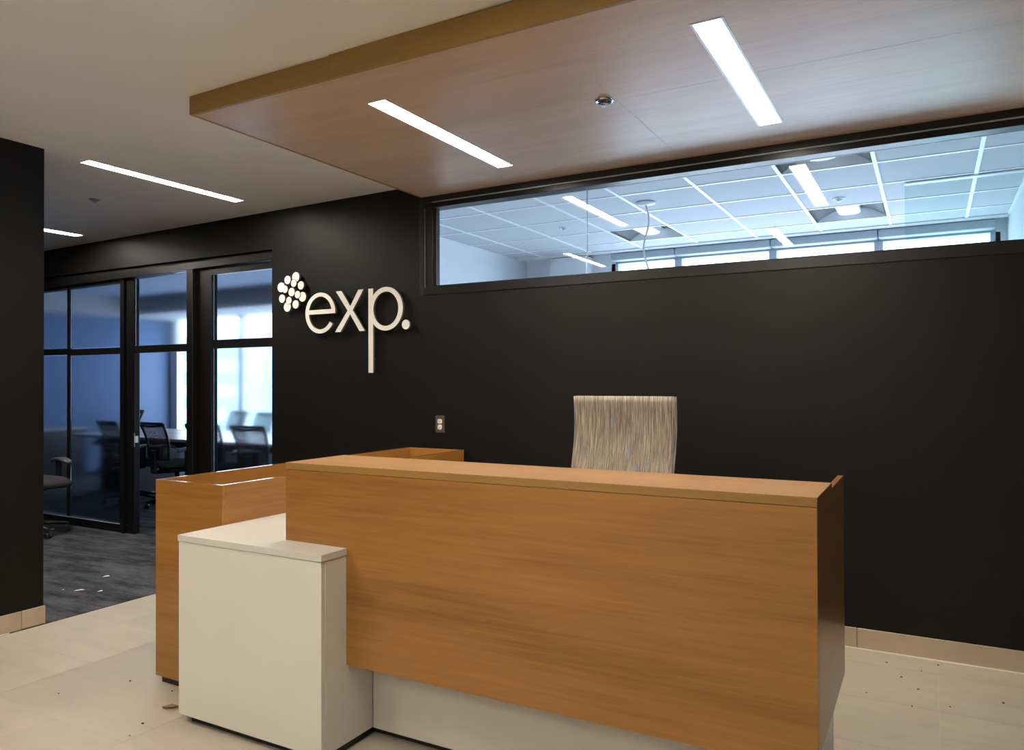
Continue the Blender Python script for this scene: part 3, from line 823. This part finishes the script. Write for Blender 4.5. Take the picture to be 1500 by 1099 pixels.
pcab = empty('pedestal_cabinet', (-2.3, 2.5, 0)); tag(pcab, 'low cream cabinet projecting in front of the left end of the reception counter', 'cabinet')
PX0, PX1, PYF, PYB = -2.696, -1.919, 2.036, 3.30
box('front_panel', PX0 + 0.001, PX1 - 0.0005, PYF + 0.002, PYF + 0.022, 0.032, 0.7340, M_white, pcab, 0.0008)
box('side_panel', PX1 - 0.020, PX1, PYF + 0.0225, 2.3215, 0.032, 0.7340, M_white, pcab, 0.0008)
box('side_panel', PX0 + 0.001, PX0 + 0.020, PYF + 0.0225, PYB, 0.032, 0.7340, M_white, pcab, 0.0008)
box('back_panel', PX0 + 0.0205, PX1 - 0.3, PYB - 0.02, PYB, 0.032, 0.7340, M_white, pcab)
bm = bmesh.new()
holed(bm, PX0 - 0.0015, PX1 + 0.0035, PYF - 0.001, PYB + 0.01, 0.7355, 0.7600, [(-1.9066, 3, 2.30, 9)], 'xy')
bmesh.ops.bevel(bm, geom=[e for e in bm.edges if e.is_manifold and abs(e.calc_face_angle(0)) > 1.0], offset=0.0012, segments=1, affect='EDGES')
obj('worktop', bm, M_whitetop, pcab)
box('plinth', PX0 + 0.045, PX1 - 0.012, PYF + 0.03, PYB - 0.03, 0.001, 0.0315, M_toe, pcab)

pb = empty('planter_box', (-2.93, 3.2, 0)); tag(pb, 'tall narrow open topped wood box running from the cream cabinet back to the black wall', 'planter box')
BX0, BX1, BY0, BY1, BZ = -3.148, -2.700, 2.258, 4.20, 0.933
t = 0.016
box('front_panel', BX0, BX1, BY0, BY0 + t, 0.030, BZ, M_desk_x, pb, 0.0006)
box('side_panel', BX0, BX0 + t, BY0 + t, BY1 - t, 0.030, BZ, M_desk_y, pb, 0.0006)
box('side_panel', BX1 - t, BX1, BY0 + t, BY1 - t, 0.030, BZ, M_desk_y, pb, 0.0006)
box('back_panel', BX0, BX1, BY1 - t, BY1, 0.030, BZ, M_desk_x, pb, 0.0006)
for ex0, ex1, ey0, ey1 in ((BX0, BX1, BY0, BY0 + t), (BX0, BX0 + t, BY0 + t, BY1 - t), (BX1 - t, BX1, BY0 + t, BY1 - t), (BX0, BX1, BY1 - t, BY1)):
    box('edge_band', ex0, ex1, ey0, ey1, BZ, BZ + 0.0012, M_gloss_edge, pb)
box('bottom_board', BX0 + t, BX1 - t, BY0 + t, BY1 - t, 0.55, 0.566, M_desk_y, pb)
box('plinth', BX0 + 0.03, BX1 - 0.012, BY0 + 0.012, BY1 - 0.03, 0.001, 0.030, M_toe, pb)

# ------------------------------------------------------------------ receptionist's chair
def rounded_section(w, t, z, y, n=6, r=None, curve=0.0):
    """rounded rectangle across x (width w) and y (thickness t), bowed by curve"""
    r = r or t * 0.45
    pts = []
    for cx, cy, a0 in ((w / 2 - r, t / 2 - r, 0), (-w / 2 + r, t / 2 - r, 90), (-w / 2 + r, -t / 2 + r, 180), (w / 2 - r, -t / 2 + r, 270)):
        for k in range(n + 1):
            a = math.radians(a0 + 90 * k / n)
            px = cx + r * math.cos(a); py = cy + r * math.sin(a)
            pts.append((px, y + py + curve * (px / (w / 2)) ** 2, z))
    return pts

def star_base(parent, mat, caster_mat, radius=0.31, hub_z=0.085):
    legs = bmesh.new()
    for k in range(5):
        a = math.radians(72 * k + 18)
        c, s = math.cos(a), math.sin(a)
        add_tube(legs, [(0.03 * c, 0.03 * s, hub_z + 0.025), (radius * .55 * c, radius * .55 * s, hub_z + 0.008), (radius * c, radius * s, hub_z - 0.012)], [0.024, 0.019, 0.014], 8)
    add_lathe(legs, [(0.034, hub_z - 0.02), (0.040, hub_z + 0.0), (0.036, hub_z + 0.06), (0.026, hub_z + 0.08)], 0, 0, 16)
    st = obj('star_base', legs, mat, parent, local=True, smooth=True)
    for k in range(5):
        a = math.radians(72 * k + 18)
        c, s = math.cos(a), math.sin(a)
        bm = bmesh.new()
        for d in (-0.014, 0.014):
            add_tube(bm, [(radius * c - s * (d - 0.009), radius * s + c * (d - 0.009), 0.027), (radius * c - s * (d + 0.009), radius * s + c * (d + 0.009), 0.027)], 0.026, 12)
        add_tube(bm, [(radius * c, radius * s, 0.03), (radius * c, radius * s, 0.075)], 0.008, 8)
        obj('caster', bm, caster_mat, st, local=True)
    return st

def chair_y(z):     # shallow S of the backrest, local +y is forward
    k = [(0.50, -0.10), (0.65, -0.13), (0.80, -0.165), (0.95, -0.215), (1.05, -0.245), (1.14, -0.262), (1.23, -0.264), (1.32, -0.255)]
    for (a, ya), (b, yb) in zip(k, k[1:]):
        if z <= b:
            t_ = (z - a) / (b - a); return ya + (yb - ya) * t_
    return k[-1][1]
rc = empty('reception_chair', (-1.297, 3.195, 0), math.radians(180)); tag(rc, 'beige flecked fabric high back chair behind the reception counter', 'chair')
star_base(rc, M_chrome, M_plastic)
obj('gas_column', add_tube(bmesh.new(), [(0, 0, 0.12), (0, 0, 0.44)], 0.026, 14), M_plastic, rc, local=True, smooth=True)
bm = bmesh.new()
secs = []
W = 0.50
for k in range(15):                         # seat, front to back (local +y is forward)
    y = 0.27 - 0.50 * k / 14
    z = 0.50 + 0.02 * math.cos(k / 14 * math.pi) - (0.035 if k == 0 else 0.012 if k == 1 else 0)
    secs.append([(x, y, z + dz) for x, dz in [(-W/2, 0), (-W/2, 0.035), (-W/2 + .03, .05), (W/2 - .03, .05), (W/2, .035), (W/2, 0), (W/2 - .03, -.012), (-W/2 + .03, -.012)]])
obj('seat', loft(bm, secs), M_heather, rc, local=True, smooth=True)
bm = bmesh.new(); secs = []
N = 26
for k in range(N + 1):
    t_ = k / N
    z = 0.50 + 0.81 * t_
    y = chair_y(z)
    th = 0.048
    w = 0.515 - 0.004 * math.sin(t_ * math.pi)
    if k == N: th = 0.030; w -= 0.014; 
    secs.append(rounded_section(w, th, z, y, 4, curve=0.012))
obj('backrest', loft(bm, secs), M_heather, rc, local=True, smooth=True)
yt = secs[-1][0][1]
for s in (-1, 1):
    pts = []
    for k in range(N + 1):
        t_ = k / N
        pts.append((s * (0.2585 - 0.002 * math.sin(t_ * math.pi)), chair_y(0.50 + 0.808 * t_) + 0.012, 0.50 + 0.808 * t_))
    obj('piping', add_tube(bmesh.new(), pts, 0.0042, 8), M_heather, rc, local=True, smooth=True)
box('mechanism', -0.09, 0.09, -0.14, 0.10, 0.43, 0.485, M_plastic, rc, 0.01, local=True)

# ------------------------------------------------------------------ meeting room furniture
tb = empty('meeting_table', (-7.6, 6.3, 0)); tag(tb, 'long pale topped meeting table behind the glass screen', 'table')
def round_rect(x0, x1, y0, y1, r, n=6):
    o = []
    for cx, cy, a0 in ((x1 - r, y1 - r, 0), (x0 + r, y1 - r, 90), (x0 + r, y0 + r, 180), (x1 - r, y0 + r, 270)):
        for k in range(n + 1):
            a = math.radians(a0 + 90 * k / n); o.append((cx + r * math.cos(a), cy + r * math.sin(a)))
    return o
def slab_xy(outline, z0, z1):
    bm = bmesh.new()
    loft(bm, [[(x, y, z0) for x, y in outline], [(x, y, z1) for x, y in outline]])
    return bm
obj('table_top', slab_xy(round_rect(-9.7, -5.2, 5.66, 6.95, 0.06), 0.708, 0.74), M_table, tb)
box('apron', -9.3, -5.6, 5.85, 6.76, 0.62, 0.707, M_dark, tb)
for x in (-9.1, -7.45, -5.8): box('pedestal', x - 0.35, x + 0.35, 5.98, 6.62, 0.005, 0.62, M_dark, tb)

cr = empty('credenza', (-11.3, 6.2, 0)); tag(cr, 'dark low credenza with pale top along the blue wall behind the glass', 'credenza')
box('carcass', -11.59, -11.10, 5.2, 6.80, 0.005, 0.70, M_dark, cr)
box('credenza_top', -11.595, -11.08, 5.18, 6.82, 0.701, 0.725, M_table, cr)
for k in range(3): box('door', -11.0995, -11.083, 5.22 + .53 * k, 5.74 + .53 * k, 0.05, 0.69, M_dark, cr, 0.002)

def make_task_chair():
    e = empty('task_chair', (0, 0, 0)); 
    star_base(e, M_plastic, M_plastic, 0.30, 0.09)
    obj('gas_column', add_tube(bmesh.new(), [(0, 0, 0.13), (0, 0, 0.42)], 0.025, 12), M_chrome, e, local=True, smooth=True)
    box('mechanism', -0.10, 0.10, -0.16, 0.10, 0.40, 0.455, M_plastic, e, 0.012, local=True)
    bm = bmesh.new(); secs = []
    for k in range(9):
        y = 0.26 - 0.49 * k / 8
        dz = -0.03 * max(0, 1 - k / 2.0) ** 2
        w = 0.49 - 0.05 * abs(k / 8 - 0.45)
        h = w / 2
        secs.append([(x, y, 0.475 + dz + d) for x, d in [(-h, 0), (-h, 0.03), (-h + .04, .048), (h - .04, .048), (h, .03), (h, 0), (h - .05, -.014), (-h + .05, -.014)]])
    obj('seat', loft(bm, secs), M_seatfab, e, local=True, smooth=True)
    # back: tapered frame with a dipped top bar and see-through mesh
    def back_pt(u, v):           # u -1..1 across, v 0..1 up
        w = 0.185 + 0.035 * v
        z = 0.56 + 0.385 * v
        y = -0.215 - 0.085 * v + 0.03 * math.sin(v * math.pi) - 0.03 * (1 - u * u) 
        return (u * w, y, z)
    fr = bmesh.new()
    for s in (-1, 1): add_tube(fr, [back_pt(s, v / 8) for v in range(9)], 0.014, 8)
    add_tube(fr, [back_pt(u / 6, 1.0) for u in range(-6, 7)], 0.014, 8)
    add_tube(fr, [(p[0], p[1], p[2] - 0.020 - 0.012 * (1 - abs(u / 6))) for u, p in ((u, back_pt(u / 6, 1.0)) for u in range(-6, 7))], 0.012, 8)
    add_tube(fr, [back_pt(u / 6, 0.0) for u in range(-6, 7)], 0.016, 8)
    obj('back_frame', fr, M_plastic, e, local=True, smooth=True)
    bm = bmesh.new()
    grid = [[bm.verts.new(back_pt(u / 8, v / 8)) for u in range(-8, 9)] for v in range(9)]
    for a, b in zip(grid, grid[1:]):
        for k in range(16): bm.faces.new((a[k], a[k + 1], b[k + 1], b[k]))
    obj('back_mesh', bm, M_meshback, e, local=True, smooth=True)
    bm = bmesh.new()
    add_box(bm, -0.115, 0.115, -0.262, -0.236, 0.545, 0.70, 0.012)
    add_box(bm, -0.05, 0.05, -0.285, -0.255, 0.40, 0.66, 0.012)
    add_box(bm, -0.05, 0.05, -0.27, -0.10, 0.40, 0.43, 0.008)
    obj('back_spine', bm, M_plastic, e, local=True)
    for s in (-1, 1):
        bm = bmesh.new()
        add_box(bm, s * 0.265 - 0.017, s * 0.265 + 0.017, -0.075, 0.005, 0.44, 0.655, 0.008)
        add_box(bm, min(s * 0.10, s * 0.275), max(s * 0.10, s * 0.275), -0.07, -0.0, 0.435, 0.46, 0.006)
        ap = obj('armrest', bm, M_plastic, e, local=True)
        bm = bmesh.new(); secs = []
        for k in range(9):
            t_ = k / 8; y = -0.15 + 0.29 * t_; w = 0.045 * (1 - 0.45 * (2 * t_ - 1) ** 4) ; z = 0.672 - 0.028 * (2 * t_ - 1) ** 2
            secs.append([(s * 0.265 + x * w, y, z + d) for x, d in [(-1, 0), (-.7, .014), (.7, .014), (1, 0), (.7, -.014), (-.7, -.014)]])
        obj('arm_pad', loft(bm, secs), M_armtop, ap, local=True, smooth=True)
    return e
proto = make_task_chair()
chairs = [  # x, y, facing angle (0 looks along +y), label, group
    (-7.29, 5.49, -5, 'black mesh task chair in the open doorway, its whole back in view', None),
    (-8.02, 5.47, -8, 'black mesh task chair blurred behind the left glass, just left of the door post', None),
    (-6.55, 5.50, 6, 'black mesh task chair half hidden by the door post in the right glass leaf', None),
    (-5.86, 5.49, 2, 'black mesh task chair before the table, closest to the wall with raised letters', None),
    (-11.03, 7.25, 172, 'black mesh task chair across the table, just showing beside the door latch', None),
    (-9.05, 7.55, 172, 'black mesh task chair across the table, left of three against the bright window', None),
    (-8.25, 7.32, 170, 'black mesh task chair across the table, middle of three against the bright window', None),
    (-8.02, 8.02, 172, 'black mesh task chair across the table, right of three against the bright window', None),
    (-7.14, 3.86, -93, 'task chair in the corridor, partly hidden by the left black wall', None)]
for i, (x, y, a, lab, g) in enumerate(chairs):
    o = proto if i == 0 else copy_tree(proto)
    o.location = (x, y, 0.005); o.rotation_euler = (0, 0, math.radians(a))
    tag(o, lab, 'chair', 'mesh task chairs')

# ------------------------------------------------------------------ litter on the floors
scraps = (
    (-7.255, 4.12, .020, .016, 28, 'white paper scrap on the dark carpet close to the corridor chair'),
    (-5.145, 3.300, .022, .020, 28, 'white paper scrap on the dark carpet, between the door post and the longest scrap'),
    (-4.957, 2.994, .032, .014, 40, 'longest thin white paper scrap on the dark carpet'),
    (-4.814, 3.045, .015, .016, 28, 'short white paper scrap on the dark carpet, nearest the tile edge'),
    (-5.066, 2.945, .007, .010, 10, 'tiniest white paper speck on the dark carpet, nearest the left wall end'))
for x, y, sx, sy, a, lab in scraps:
    bm = bmesh.new()
    vs = [bm.verts.new(p) for p in ((-sx, -sy, 0), (sx * .3, -sy * .6, 0.002), (sx, sy * .2, 0.001), (sx * .2, sy, 0.004), (-sx * .8, sy * .7, 0.001))]
    bm.faces.new(vs); bmesh.ops.solidify(bm, geom=bm.faces[:], thickness=0.001)
    for v in bm.verts: v.co.z += 0.0055
    o = obj('paper_scrap', bm, M_paper, local=True)
    o.location = (x, y, 0); o.rotation_euler = (0, 0, math.radians(a))
    tag(o, lab, 'litter', 'paper scraps on the carpet')

bm = bmesh.new()
grid = []
for u in range(7):
    row = []
    t_ = u / 6 * 2 - 1
    wd = 0.030 * (1 - abs(t_) ** 1.6) + 0.001
    for v in (-1, -0.5, 0, 0.5, 1):
        row.append(bm.verts.new((t_ * 0.062, v * wd, 0.006 + 0.020 * abs(v) ** 1.3 * (1 - abs(t_) * .4) + 0.004 * t_ * t_)))
    grid.append(row)
for a, b in zip(grid, grid[1:]):
    for k in range(4): bm.faces.new((a[k], a[k + 1], b[k + 1], b[k]))
bmesh.ops.solidify(bm, geom=bm.faces[:], thickness=0.001)
lf = obj('dry_leaf', bm, M_leaf, local=True, smooth=True)
lf.location = (-2.83, 2.10, -0.002); lf.rotation_euler = (0, 0, math.radians(38)); lf.scale = (0.52, 0.52, 0.6)
tag(lf, 'curled brown dry leaf on the tile floor left of the cream cabinet', 'leaf')

bm = bmesh.new()
for x, y in ((-2.98, 2.22), (-3.4, 1.96), (-3.25, 2.20), (-2.75, 1.86), (-0.13, 3.95), (-0.06, 3.83), (0.06, 3.69), (0.26, 3.84), (-0.05, 4.08), (-0.20, 4.12), (-0.08, 3.62), (-0.26, 3.68), (0.02, 4.20), (-2.80, 1.95)):
    r = random.uniform(0.003, 0.006)
    bmesh.ops.create_icosphere(bm, subdivisions=1, radius=r, matrix=Matrix.Translation((x, y, r * .6)) @ Matrix.Diagonal((1.3, 1, .6, 1)))
cb = obj('floor_crumbs', bm, M_crumb)
tag(cb, 'dark crumbs scattered over the beige floor tiles', 'crumbs', kind='stuff')

# ------------------------------------------------------------------ town beyond the meeting room window
def building(x0, x1, y, depth, z0, z1, cols, rows, label):
    e = empty('distant_building', ((x0 + x1) / 2, y + depth / 2, z0)); tag(e, label, 'building')
    box('facade', x0, x1, y, y + depth, z0, z1, M_bldg, e)
    box('parapet', x0 - .3, x1 + .3, y - .3, y + depth, z1, z1 + 0.6, M_bldg, e)
    cw = (x1 - x0) / cols; rh = (z1 - z0) / rows
    for i in range(cols):
        for j in range(rows):
            box('facade_window', x0 + cw * (i + .22), x0 + cw * (i + .78), y - 0.08, y - 0.001, z0 + rh * (j + .25), z0 + rh * (j + .8), M_bldgwin, e)
building(-79, -69.2, 60, 12, -14, 6.2, 5, 7, 'pale office block far outside, left in the right glass leaf')
building(-66, -56, 66, 12, -14, 4.0, 6, 6, 'lower pale block far outside, right in the right glass leaf')
